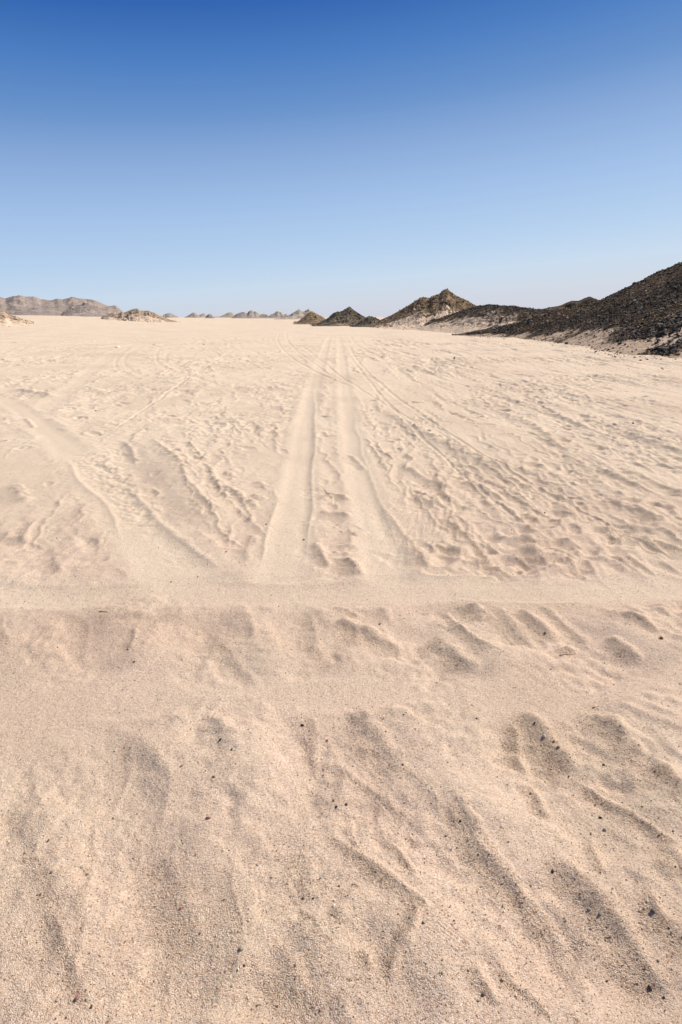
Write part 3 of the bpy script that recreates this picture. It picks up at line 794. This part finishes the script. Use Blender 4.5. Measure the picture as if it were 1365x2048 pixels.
scatter_mesh('rock_rubble', pp[rest], s1[rest], col1, LOW, M_TINT, 'loose black and brown rock rubble covering the right slope', 'rubble')

ROCKM = [stone_material('black_rock', (.026, .021, .017), .35, 3, bump=.03), stone_material('dark_brown_rock', (.055, .042, .032), .35, 3, bump=.03),
         stone_material('brown_rock', (.12, .085, .06), .3, 3, bump=.03), stone_material('grey_rock', (.16, .145, .13), .3, 3, bump=.03)]
rock_me = {}
for ci in range(4):
    for k in range(8):
        m_ = fast_mesh('rock', HI[k][0] * .5, HI[k][1], smooth=False); m_.materials.append(ROCKM[ci]); rock_me[ci, k] = m_
cname = ['black', 'dark brown', 'brown', 'grey']
for n_, q in enumerate(big):
    ci = int(rng.choice(4, p=[.4, .34, .18, .08])); k = int(rng.integers(8))
    o = bpy.data.objects.new('rock', rock_me[ci, k]); C.objects.link(o)
    sx = float(s1[q]); o.scale = (sx * rng.uniform(.9, 1.25), sx * rng.uniform(.8, 1.1), sx * rng.uniform(.6, .95))
    o.rotation_euler = (rng.normal(0, .3), rng.normal(0, .3), rng.uniform(0, 6.28))
    o.location = (float(p1[q, 0]), float(p1[q, 1]), float(p1[q, 2] + sx * .1))
    vx, vy = vis_x[q], vis_y[q]
    where = 'at the sandy foot of the right slope' if p1[q, 3] < .1 else ('on the lower part of the right slope' if p1[q, 3] < .4 else 'high on the right slope')
    size = 'large' if s1[q] > .30 else ('medium-sized' if s1[q] > .21 else 'small')
    o['label'] = f'{size} {cname[ci]} angular rock lying {where}'
    o['category'] = 'rock'; o['group'] = 'broken rocks strewn over the right slope'

aM0, aM1 = float(az_tan(900, 640)[0]), float(az_tan(985, 640)[0])
p2 = hill_points(RIDGE, 6500, lambda v, s, a: np.clip(.04 + (.25 + 1.0 * sstep(aM0, aM1, a)) * sstep(.66, .98, v) + .22 * (.4 - s), .02, 1))
s2 = np.minimum(rng.lognormal(math.log(.13), .4, len(p2)), .30) * (.65 + .6 * sstep(.5, 1, p2[:, 3]))
pp = p2[:, :3].copy(); pp[:, 2] += s2 * .1
scatter_mesh('rock_rubble', pp, s2, pal(len(p2), BLK, [3, 4, 4, 3, 2]), LOW, M_TINT, 'dark stones sprinkled along the crest of the sandy ridge', 'rubble')
p3 = hill_points(PEAK, 5000, lambda v, s, a: np.clip(.30 + .7 * sstep(.1, .5, v) - .3 * s, .05, 1))
s3 = rng.lognormal(math.log(.17), .5, len(p3)); pp = p3[:, :3].copy(); pp[:, 2] += s3 * .1
scatter_mesh('rock_rubble', pp, s3, pal(len(p3), [(.11, .073, .043), (.21, .14, .08), (.32, .22, .13), (.42, .30, .19)], [3, 4, 3, 1]), LOW, M_TINT, 'brown broken rock covering the tall peaked hill', 'rubble')
for key, n_, sz, colr, lb in (
    ('dark pyramid-shaped rocky hill in the centre of the horizon', 2500, .22, [(.075, .068, .05), (.14, .12, .085), (.22, .18, .13)], 'dark broken rock covering the pyramid-shaped hill'),
    ('low dark green-grey mound between the pyramid hill and the big brown hill', 1200, .17, [(.06, .056, .04), (.11, .10, .07), (.17, .14, .10)], 'dark stones on the low mound beside the pyramid hill'),
    ('low tan rocky outcrop in front of the mountain range', 380, .17, [(.32, .17, .11), (.44, .31, .21), (.62, .46, .33)], 'jumbled tan and brown rocks of the low outcrop on the left'),
    ('pale rocky mound at the left edge of the plain', 300, .24, [(.30, .20, .13), (.46, .33, .22), (.60, .45, .33)], 'pale brown rocks on the mound at the left edge')):
    p_ = hill_points(key, n_, lambda v, s, a: np.clip(.3 + .7 * sstep(.2, .7, v), .05, 1))
    s_ = rng.lognormal(math.log(sz), .45, n_); pq = p_[:, :3].copy(); pq[:, 2] += s_ * .1
    scatter_mesh('rock_rubble', pq, s_, pal(n_, colr, [3, 3, 1.5]), LOW, M_TINT, lb, 'rubble')

# ------------------------------------------------------------------ gravel and grit on the sand
GC = [(.17, .095, .055), (.32, .19, .11), (.50, .33, .20), (.38, .32, .26), (.68, .53, .38), (.82, .70, .54), (.07, .05, .038), (.54, .30, .15)]
n = 150000
rr_ = .9 * np.exp(rng.random(n) ** 1.0 * math.log(5.5 / .9)); tt_ = rng.uniform(-.78, .78, n)
gi = np.clip(np.searchsorted(RR, rr_), 0, NR - 1); gj = np.clip(np.searchsorted(th_in, tt_), 0, len(th_in) - 1)
gx, gy = rr_ * np.sin(tt_), rr_ * np.cos(tt_)
dens = .13 + 1.0 * np.clip(GRIT_SHADE[gi, gj], 0, 1) + .30 * np.clip(perlin(gx * 2.2, gy * 2.2, 70), 0, 1)
kp = rng.random(n) < dens * np.clip(rr_ / 1.5, .45, 1)
gx, gy = gx[kp], gy[kp]; gs = np.minimum(rng.lognormal(math.log(.0034), .38, len(gx)), .0095) * (1 + .12 * rr_[kp])
gp = np.column_stack([gx, gy, ground_z(gx, gy) + gs * .12])
scatter_mesh('gravel', gp, gs, pal(len(gx), GC, [3, 4, 4.5, 2.5, 4.5, 3.5, 1.4, 1.5]), TINY, M_GRIT, 'scattered grit and tiny gravel lying on the sand', 'gravel', tilt=.8)
print('gravel', len(gx))

# ------------------------------------------------------------------ pebbles that can be told apart
COL = {'grey': (.32, .285, .245), 'palegrey': (.52, .50, .45), 'darkgrey': (.13, .12, .115), 'black': (.03, .026, .025), 'brown': (.20, .12, .075), 'dkbrown': (.085, .05, .035),
       'tan': (.50, .37, .26), 'white': (.80, .74, .66), 'purple': (.30, .185, .17), 'lilac': (.46, .38, .37), 'cream': (.66, .56, .43), 'bluegrey': (.34, .335, .34), 'red': (.30, .10, .06), 'green': (.22, .21, .18)}
PM = {k: stone_material('pebble_' + k, (v[0] * 1.45 + .01, v[1] * 1.33 + .01, v[2] * 1.15 + .008), .3, 2.2, bump=.05) for k, v in COL.items()}
def pebble_mesh(seed, mat, el, fl, ang):
    """a worn stone: a subdivided hull pulled partly to a ball"""
    import bmesh
    V_, F_ = HI[seed % 8]
    bm = bmesh.new(); bmesh.ops.create_icosphere(bm, subdivisions=3, radius=1)
    g = np.random.default_rng(seed + 900)
    nn = g.normal(size=(9 + int(6 * (1 - ang)), 3)); nn /= np.linalg.norm(nn, axis=1)[:, None]; dd = g.uniform(.62, .92, len(nn))
    P_ = np.array([v_.co[:] for v_ in bm.verts])
    t = np.full(len(P_), 1.0)
    for q_, d_ in zip(nn, dd):
        c_ = P_ @ q_
        t = np.minimum(t, np.where(c_ > .05, d_ / np.maximum(c_, .05), 9))
    P2 = P_ * t[:, None]; P2 = P2 * ang + P_ * .85 * (1 - ang)
    P2 += .03 * np.column_stack([perlin(P_[:, 0] * 2.5, P_[:, 1] * 2.5 + P_[:, 2], seed % 90 + k) for k in range(3)])
    P2 *= np.array([1, el, fl])
    for v_, c_ in zip(bm.verts, P2): v_.co = c_
    m_ = bpy.data.meshes.new('pebble'); bm.to_mesh(m_); bm.free()
    for p_ in m_.polygons: p_.use_smooth = True
    m_.materials.append(PM[mat]); return m_

PEB = [ # x, y, long px, colour, elongation, flatness, angular, label
 (1200,1829,14,'green',.72,.75,.7,'smooth grey-green oval pebble beside a smaller flat grey one, in the wide hollow'),
 (1179,1819,11,'grey',.6,.6,.7,'flat grey pebble just left of the grey-green oval one'),
 (1317,1922,9,'grey',.8,.8,.5,'round grey pebble on the pale ridge at lower right'),
 (1300,1977,13,'dkbrown',.7,1.0,.9,'dark brown upright angular stone near the bottom right corner'),
 (1306,1822,13,'darkgrey',.8,.9,.9,'dark grey angular stone at the foot of the right-hand ridge'),
 (1295,1803,9,'palegrey',.7,.7,.5,'pale grey pebble just above the dark angular stone at lower right'),
 (1214,1963,8,'black',.6,.8,.8,'small black chip alone on smooth sand near bottom right'),
 (1182,1858,8,'grey',.8,.9,.7,'small grey stone below the flat grey pebble'),
 (1328,1995,8,'dkbrown',.8,.8,.8,'small dark stone closest to the bottom right corner'),
 (1289,1817,8,'tan',.8,.8,.6,'tan pebble touching the ridge left of the dark angular stone'),
 (1089,1472,14,'palegrey',.62,.75,.35,'pale grey smooth oval pebble in the dark furrow on the right'),
 (1070,1445,8,'dkbrown',.6,.9,.9,'dark stone above the pale oval pebble in the furrow'),
 (1117,1495,9,'purple',.8,.9,.9,'reddish brown stone below the pale oval pebble in the furrow'),
 (1108,1483,8,'brown',.8,.9,.9,'small brown stone between the pale oval pebble and the reddish one'),
 (1156,1451,7,'white',.8,.8,.6,'tiny white pebble alone on pale sand right of the furrow'),
 (1208,1530,8,'darkgrey',.8,.9,.8,'dark grey pebble on the sand at the end of the furrow'),
 (1063,1587,10,'tan',.8,.9,.7,'tan stone in the short dark hollow on the right'),
 (1201,1636,9,'black',.6,.8,.9,'black splinter beside a grey patch of grit on the right'),
 (1191,1610,8,'red',.6,.6,.8,'reddish brown chip above the black splinter'),
 (1138,1554,8,'dkbrown',.5,.8,.8,'narrow dark stone on the crest of the thin ridge'),
 (1210,1660,10,'grey',.75,.8,.6,'grey pebble below the black splinter on the right'),
 (483,1898,15,'grey',.85,.9,.35,'round grey pebble with a dark shadow at lower left of centre'),
 (417,1637,14,'purple',.5,.7,.9,'pinkish pointed flat stone left of centre'),
 (478,1863,10,'tan',.7,.5,.6,'flat tan stone just above the round grey pebble'),
 (515,1730,9,'bluegrey',.6,.6,.4,'small blue-grey oval pebble on smooth pale sand'),
 (693,1609,9,'darkgrey',.8,.95,.5,'dark grey round pebble near the centre'),
 (673,1614,7,'black',.9,.9,.7,'tiny black pebble left of the dark grey round one'),
 (668,1601,10,'purple',.6,.6,.8,'purple-brown flat pebble above the tiny black one'),
 (668,1812,10,'white',.6,.9,.9,'whitish chip with a brown shadow in the centre foreground'),
 (637,1794,7,'white',.7,.9,.8,'small white chip at the lower edge of the gritty hollow'),
 (607,1797,8,'darkgrey',.6,.8,.9,'dark chip at the lower left of the gritty hollow'),
 (627,1797,6,'dkbrown',.9,.9,.8,'tiny dark brown stone between the dark chip and the white chip'),
 (401,1867,8,'purple',.8,.9,.8,'purple-brown stone left of the round grey pebble'),
 (679,1772,7,'dkbrown',.6,.9,.9,'small dark brown sliver in the centre foreground'),
 (447,1701,9,'cream',.7,.5,.5,'flat cream pebble left of the blue-grey oval one'),
 (498,1841,10,'cream',.7,.5,.5,'cream flat pebble above the flat tan stone'),
 (667,1863,9,'palegrey',.7,.5,.5,'pale grey flat pebble below the whitish chip'),
 (597,1847,7,'lilac',.8,.6,.6,'lilac pebble right of the cream flat pebble'),
 (156,1997,16,'purple',.75,.95,.9,'purple-brown angular stone near the bottom left, largest there'),
 (183,2014,10,'dkbrown',.6,.9,.9,'dark sliver right of the purple-brown angular stone'),
 (115,2001,10,'lilac',.8,.7,.8,'pinkish flat stone left of the purple-brown angular stone'),
 (118,1947,9,'bluegrey',.7,.6,.5,'blue-grey flat pebble above the pinkish flat stone'),
 (105,1743,12,'grey',.65,.6,.5,'grey upright oval pebble at the left'),
 (97,1682,10,'dkbrown',.35,.7,.9,'thin dark sliver standing in the sand at the left'),
 (164,1735,9,'bluegrey',.75,.7,.6,'blue-grey pebble right of the grey upright oval one'),
 (77,1789,9,'grey',.8,.8,.5,'grey round pebble lowest of the three grey ones at the left'),
 (505,2017,9,'lilac',.75,.7,.6,'lilac-grey pebble near the bottom edge'),
 (489,1931,7,'dkbrown',.7,.9,.8,'dark brown grain just below the round grey pebble'),
 (464,1972,8,'grey',.8,.7,.5,'small grey pebble near the bottom, left of the lilac-grey one'),
 (497,1997,8,'cream',.8,.7,.6,'cream pebble just above the lilac-grey one'),
 (361,1817,8,'red',.8,.8,.8,'rust-red stone in the dark gritty hollow at lower left'),
 (17,1683,9,'cream',.6,.6,.5,'pale pebble at the left edge'),
 (967,1989,12,'darkgrey',.8,.9,.8,'dark grey stone at the bottom, right of centre'),
 (957,2002,9,'grey',.8,.9,.7,'grey pebble touching the dark grey stone at the bottom'),
 (821,1835,11,'grey',.8,.8,.6,'grey pebble where two dark furrows meet'),
 (847,1846,8,'darkgrey',.8,.8,.8,'small dark stone right of the grey pebble in the furrow'),
 (1106,1743,11,'dkbrown',.7,.7,1.0,'dark jagged crumb at the upper end of the wide hollow'),
 (885,1946,8,'grey',.8,.7,.6,'small grey pebble on the sand above the dark grey bottom stone'),
 (921,1643,7,'black',.9,.9,.8,'small black stone in the curved furrow right of centre'),
 (957,1709,5,'black',.9,.9,.8,'tiny black stone lower in the curved furrow'),
 (665,1830,6,'darkgrey',.8,.9,.8,'tiny dark stone just below the whitish chip'),
 (605,1451,10,'black',.6,.7,.9,'black pointed stone at the top of the central dark furrow'),
 (441,1480,10,'black',.5,.8,.9,'black flat stone in the shaded hollow left of centre'),
 (464,1499,8,'darkgrey',.7,.8,.8,'dark grey stone right below the black flat one'),
 (364,1532,11,'purple',.6,.5,.7,'purple-pink flat pebble on pale sand at the left'),
 (428,1554,9,'darkgrey',.7,.8,.8,'dark grey chip right of the purple-pink flat pebble'),
 (645,1517,7,'white',.6,.9,.8,'tiny white chip right of the central dark furrow'),
 (655,1481,7,'red',.8,.8,.8,'small reddish stone above the tiny white chip'),
 (269,1324,7,'dkbrown',.5,.7,.8,'small dark stone on the smooth band at the left'),
 (256,1299,6,'dkbrown',.5,.7,.8,'tiny dark speck above the small dark stone on the smooth band'),
 (231,1502,8,'palegrey',.8,.6,.5,'pale grey pebble in the left shaded hollow'),
 (1323,1277,11,'brown',.85,.9,.7,'brown round stone at the end of the thin furrow on the right'),
 (760,1249,8,'dkbrown',.4,.7,.8,'narrow dark stone in the centre of the crossed band'),
 (806,1530,6,'black',.9,.9,.8,'tiny black stone right of centre on pale sand'),
 (954,1437,5,'black',.9,.9,.8,'tiny black stone at the edge of the swept band'),
 (1091,1262,7,'dkbrown',.8,.9,.8,'small dark stone inside the deep footprint hollow'),
 (1266,847,7,'darkgrey',.8,.8,.8,'dark grey stone far out on the rippled sand at right'),
 (1090,1026,5,'dkbrown',.9,.9,.8,'small dark stone between the wheel tracks at right'),
 (533,1049,5,'brown',.9,.9,.8,'brown stone just left of the central wheel track'),
 (608,1080,6,'dkbrown',.9,.9,.8,'dark stone on the right edge of the central wheel track'),
 (453,1104,5,'brown',.9,.9,.8,'brown speck of stone left of the central wheel track'),
 (343,1164,5,'brown',.9,.9,.8,'brown stone on the edge of the left wheel track'),
 (396,1154,6,'dkbrown',.5,.8,.8,'dark chip at the lower end of the left wheel track'),
 (192,822,5,'dkbrown',.9,.7,.8,'dark stone far out on the churned sand at left'),
 (308,690,5,'brown',.7,.7,.8,'distant brown stone above the curved wheel marks'),
 (408,689,5,'brown',.7,.7,.8,'distant brown stone right of the curved wheel marks'),
 (113,648,4,'brown',.9,.9,.8,'distant brown stone below the left mountains'),
 (901,706,3,'brown',.9,.9,.8,'tiny brown stone beside the dark pointed one'),
 (807,718,3,'brown',.9,.9,.8,'tiny brown stone on the plain left of the dark pointed one'),
]
def place(o, px, py, wpx, sink=.25, rz=None):
    gx, gy, gz = drop(px, py)
    d = math.sqrt(gx * gx + gy * gy + (CAM_H - gz) ** 2)
    zc = gy * CP + (CAM_H - gz) * SP
    s = wpx / F * zc * .5
    o.scale = (s, s, s)
    o.location = (float(gx), float(gy), float(gz) + s * sink)
    return s
for i, (px_, py_, w_, c_, el, fl, an, lb) in enumerate(PEB):
    o = link('pebble' if w_ < 30 and py_ > 900 else 'stone', pebble_mesh(i, c_, el, fl, an), None, lb, 'pebble')
    place(o, px_, py_, w_ * .80, .22)
    o.rotation_euler = (rng.normal(0, .15), rng.normal(0, .15), rng.uniform(-.5, 1.8))

def faceted(name, V_, F_, mat, label, cat, px, py, w):
    m_ = bpy.data.meshes.new(name); m_.from_pydata(V_, [], F_); m_.materials.append(mat)
    o = link(name, m_, mat, label, cat); place(o, px, py, w, 0.0); return o
# dark pointed stone on the plain
faceted('stone', [(-1, -.5, -.3), (.9, -.6, -.3), (1, .5, -.3), (-.7, .6, -.3), (.25, -.25, 1.15), (.75, .0, 2.3), (.95, .25, 1.2), (-.4, .1, .45)],
        [(0, 1, 4), (1, 5, 4), (1, 2, 6), (1, 6, 5), (2, 3, 7), (2, 7, 6), (3, 0, 7), (0, 4, 7), (4, 5, 7), (5, 6, 7), (3, 2, 1, 0)],
        PM['dkbrown'], 'dark pointed stone standing alone on the plain at right', 'stone', 908, 718, 5)
# flat pale slab with a shaded front edge
faceted('stone', [(-1, -.7, -.2), (.4, -.8, -.2), (1.1, .1, -.2), (.2, .9, -.2), (-.9, .6, -.2), (-.95, -.6, .5), (.35, -.72, .42), (1.15, .1, .12), (.2, .8, .5), (-.85, .5, .6)],
        [(5, 6, 7, 8, 9), (0, 1, 6, 5), (1, 2, 7, 6), (2, 3, 8, 7), (3, 4, 9, 8), (4, 0, 5, 9), (4, 3, 2, 1, 0)],
        PM['white'], 'flat white slab of stone with a dark shaded front, far out at left', 'stone', 236, 695, 10)

# twigs: tapered, slightly crooked
def twig(pts, rad, matcol, label, forks=()):
    import bmesh
    Pw = []
    for (px_, py_, lift) in pts:
        gx, gy, gz = drop(px_, py_); Pw.append((float(gx), float(gy), float(gz) + lift))
    za, zb = Pw[0][2] - pts[0][2], Pw[-1][2] - pts[-1][2]; nn_ = len(Pw) - 1
    Pw = [(p[0], p[1], za + (zb - za) * i / nn_ + pts[i][2]) for i, p in enumerate(Pw)]
    Pw = catmull(Pw, 4); nP = len(Pw); bas = Pw[0].copy()
    Vt, Ft = [], []
    def tube(L, r0, r1):
        k0 = len(Vt); m = 7
        for i, p in enumerate(L):
            d = L[min(i + 1, len(L) - 1)] - L[max(i - 1, 0)]; d = d / (np.linalg.norm(d) + 1e-9)
            a = np.cross(d, [0, 0, 1.0]); a /= np.linalg.norm(a) + 1e-9; b = np.cross(a, d)
            rr = (r0 + (r1 - r0) * i / (len(L) - 1)) * (1 + .2 * math.sin(i * 2.3))
            for q in range(m):
                t = q / m * 2 * math.pi; Vt.append(p - bas + rr * (math.cos(t) * a + math.sin(t) * b))
        for i in range(len(L) - 1):
            for q in range(m): Ft.append((k0 + i * m + q, k0 + i * m + (q + 1) % m, k0 + (i + 1) * m + (q + 1) % m, k0 + (i + 1) * m + q))
        Ft.append(tuple(k0 + q for q in range(m))[::-1]); Ft.append(tuple(k0 + (len(L) - 1) * m + q for q in range(m)))
    tube(Pw, rad, rad * .45)
    for (t, dx, dy, dz) in forks:
        p = Pw[int(t * (nP - 1))]; tube(np.array([p, p + np.array([dx, dy, dz]) * .5, p + np.array([dx, dy, dz])]), rad * .6, rad * .25)
    m_ = bpy.data.meshes.new('twig'); m_.from_pydata([tuple(v_) for v_ in Vt], [], Ft); m_.materials.append(PM[matcol])
    for p_ in m_.polygons: p_.use_smooth = True
    o = link('twig', m_, None, label, 'twig'); o.location = tuple(bas)
    return o
twig([(1120, 1311, .004), (1130, 1309, .006), (1142, 1310, .006), (1153, 1306, .007)], .0030, 'tan', 'thin straight brown twig lying on the smooth sand band at right')
twig([(1185, 1417, .004), (1191, 1417, .006), (1198, 1421, .003)], .0022, 'dkbrown', 'short curved dark twig at the edge of the swept band')
twig([(641, 1758, .003), (646, 1751, .006), (654, 1741, .008)], .0026, 'bluegrey', 'short grey forked twig in the gritty hollow near the centre', forks=[(.5, .012, .004, .002)])
twig([(704, 1770, .003), (711, 1771, .004), (717, 1777, .003)], .0016, 'dkbrown', 'thin crooked brown twig right of the gritty hollow')
twig([(24, 687, .01), (28, 686, .02), (33, 686, .02)], .012, 'brown', 'brown stick far out on the plain at left')
twig([(200, 1223, .002), (208, 1224, .004), (217, 1225, .002)], .0025, 'dkbrown', 'short dark twig lying flat on the crossed band at left')

# ------------------------------------------------------------------ camera, light, sky
cam = bpy.data.cameras.new('camera'); co = bpy.data.objects.new('camera', cam); C.objects.link(co)
co.location = (0, 0, CAM_H); co.rotation_euler = (math.pi / 2 - PITCH, 0, 0)
cam.sensor_fit = 'VERTICAL'; cam.sensor_height = 36; cam.sensor_width = 24; cam.lens = FOC
cam.clip_start = .05; cam.clip_end = 30000
SC.camera = co

sun = bpy.data.lights.new('sun', 'SUN'); so = bpy.data.objects.new('sun', sun); C.objects.link(so)
sun.energy = 5.0; sun.angle = math.radians(.53); sun.color = (1, .945, .865)
from mathutils import Vector
dirv = Vector((math.sin(SUN_AZ) * math.cos(SUN_EL), math.cos(SUN_AZ) * math.cos(SUN_EL), math.sin(SUN_EL)))
so.rotation_euler = dirv.to_track_quat('Z', 'Y').to_euler()

w = bpy.data.worlds.new('World'); SC.world = w; w.use_nodes = True
N, L = w.node_tree.nodes, w.node_tree.links
bg = N['Background']
sky = N.new('ShaderNodeTexSky'); sky.sky_type = 'NISHITA'; sky.sun_disc = False
sky.sun_elevation = SUN_EL; sky.sun_rotation = SUN_AZ
sky.altitude = 200; sky.air_density = 1.0; sky.dust_density = .8; sky.ozone_density = 3.0
def lin(c): return tuple((v / 255 / 12.92 if v < 10 else ((v / 255 + .055) / 1.055) ** 2.4) for v in c)
tc = N.new('ShaderNodeTexCoord'); sx = N.new('ShaderNodeSeparateXYZ'); L.new(tc.outputs['Generated'], sx.inputs[0])
# clear desert air: pale haze low down, a deep polarised blue above and away from the sun; overhead made greyer
sh = N.new('ShaderNodeMath'); sh.operation = 'MULTIPLY_ADD'; L.new(sx.outputs['X'], sh.inputs[0]); sh.inputs[1].default_value = -.075; L.new(sx.outputs['Z'], sh.inputs[2])
rp = ramp(N, [(p_, lin(c_)) for p_, c_ in [(.0, (209, 213, 226)), (.022, (209, 217, 230)), (.055, (202, 220, 239)), (.10, (184, 210, 239)), (.17, (163, 193, 233)), (.235, (138, 171, 218)),
     (.292, (102, 145, 203)), (.345, (74, 125, 194)), (.395, (46, 100, 177)), (.45, (27, 82, 163)), (.60, (74, 98, 136)), (1, (84, 100, 126))]])  # top stops, out of view, greyed to take blue out of the shadow fill
L.new(sh.outputs[0], rp.inputs['Fac'])
sc_ = N.new('ShaderNodeVectorMath'); sc_.operation = 'SCALE'; sc_.inputs['Scale'].default_value = 1 / .11; L.new(rp.outputs['Color'], sc_.inputs[0])
L.new(mix_rgb(N, L, .94, sky.outputs['Color'], sc_.outputs['Vector']), bg.inputs['Color'])
bg.inputs['Strength'].default_value = .11
SC.view_settings.view_transform = 'Standard'; SC.view_settings.look = 'None'; SC.view_settings.exposure = 0
SC.cycles.max_bounces = 4; SC.cycles.diffuse_bounces = 3
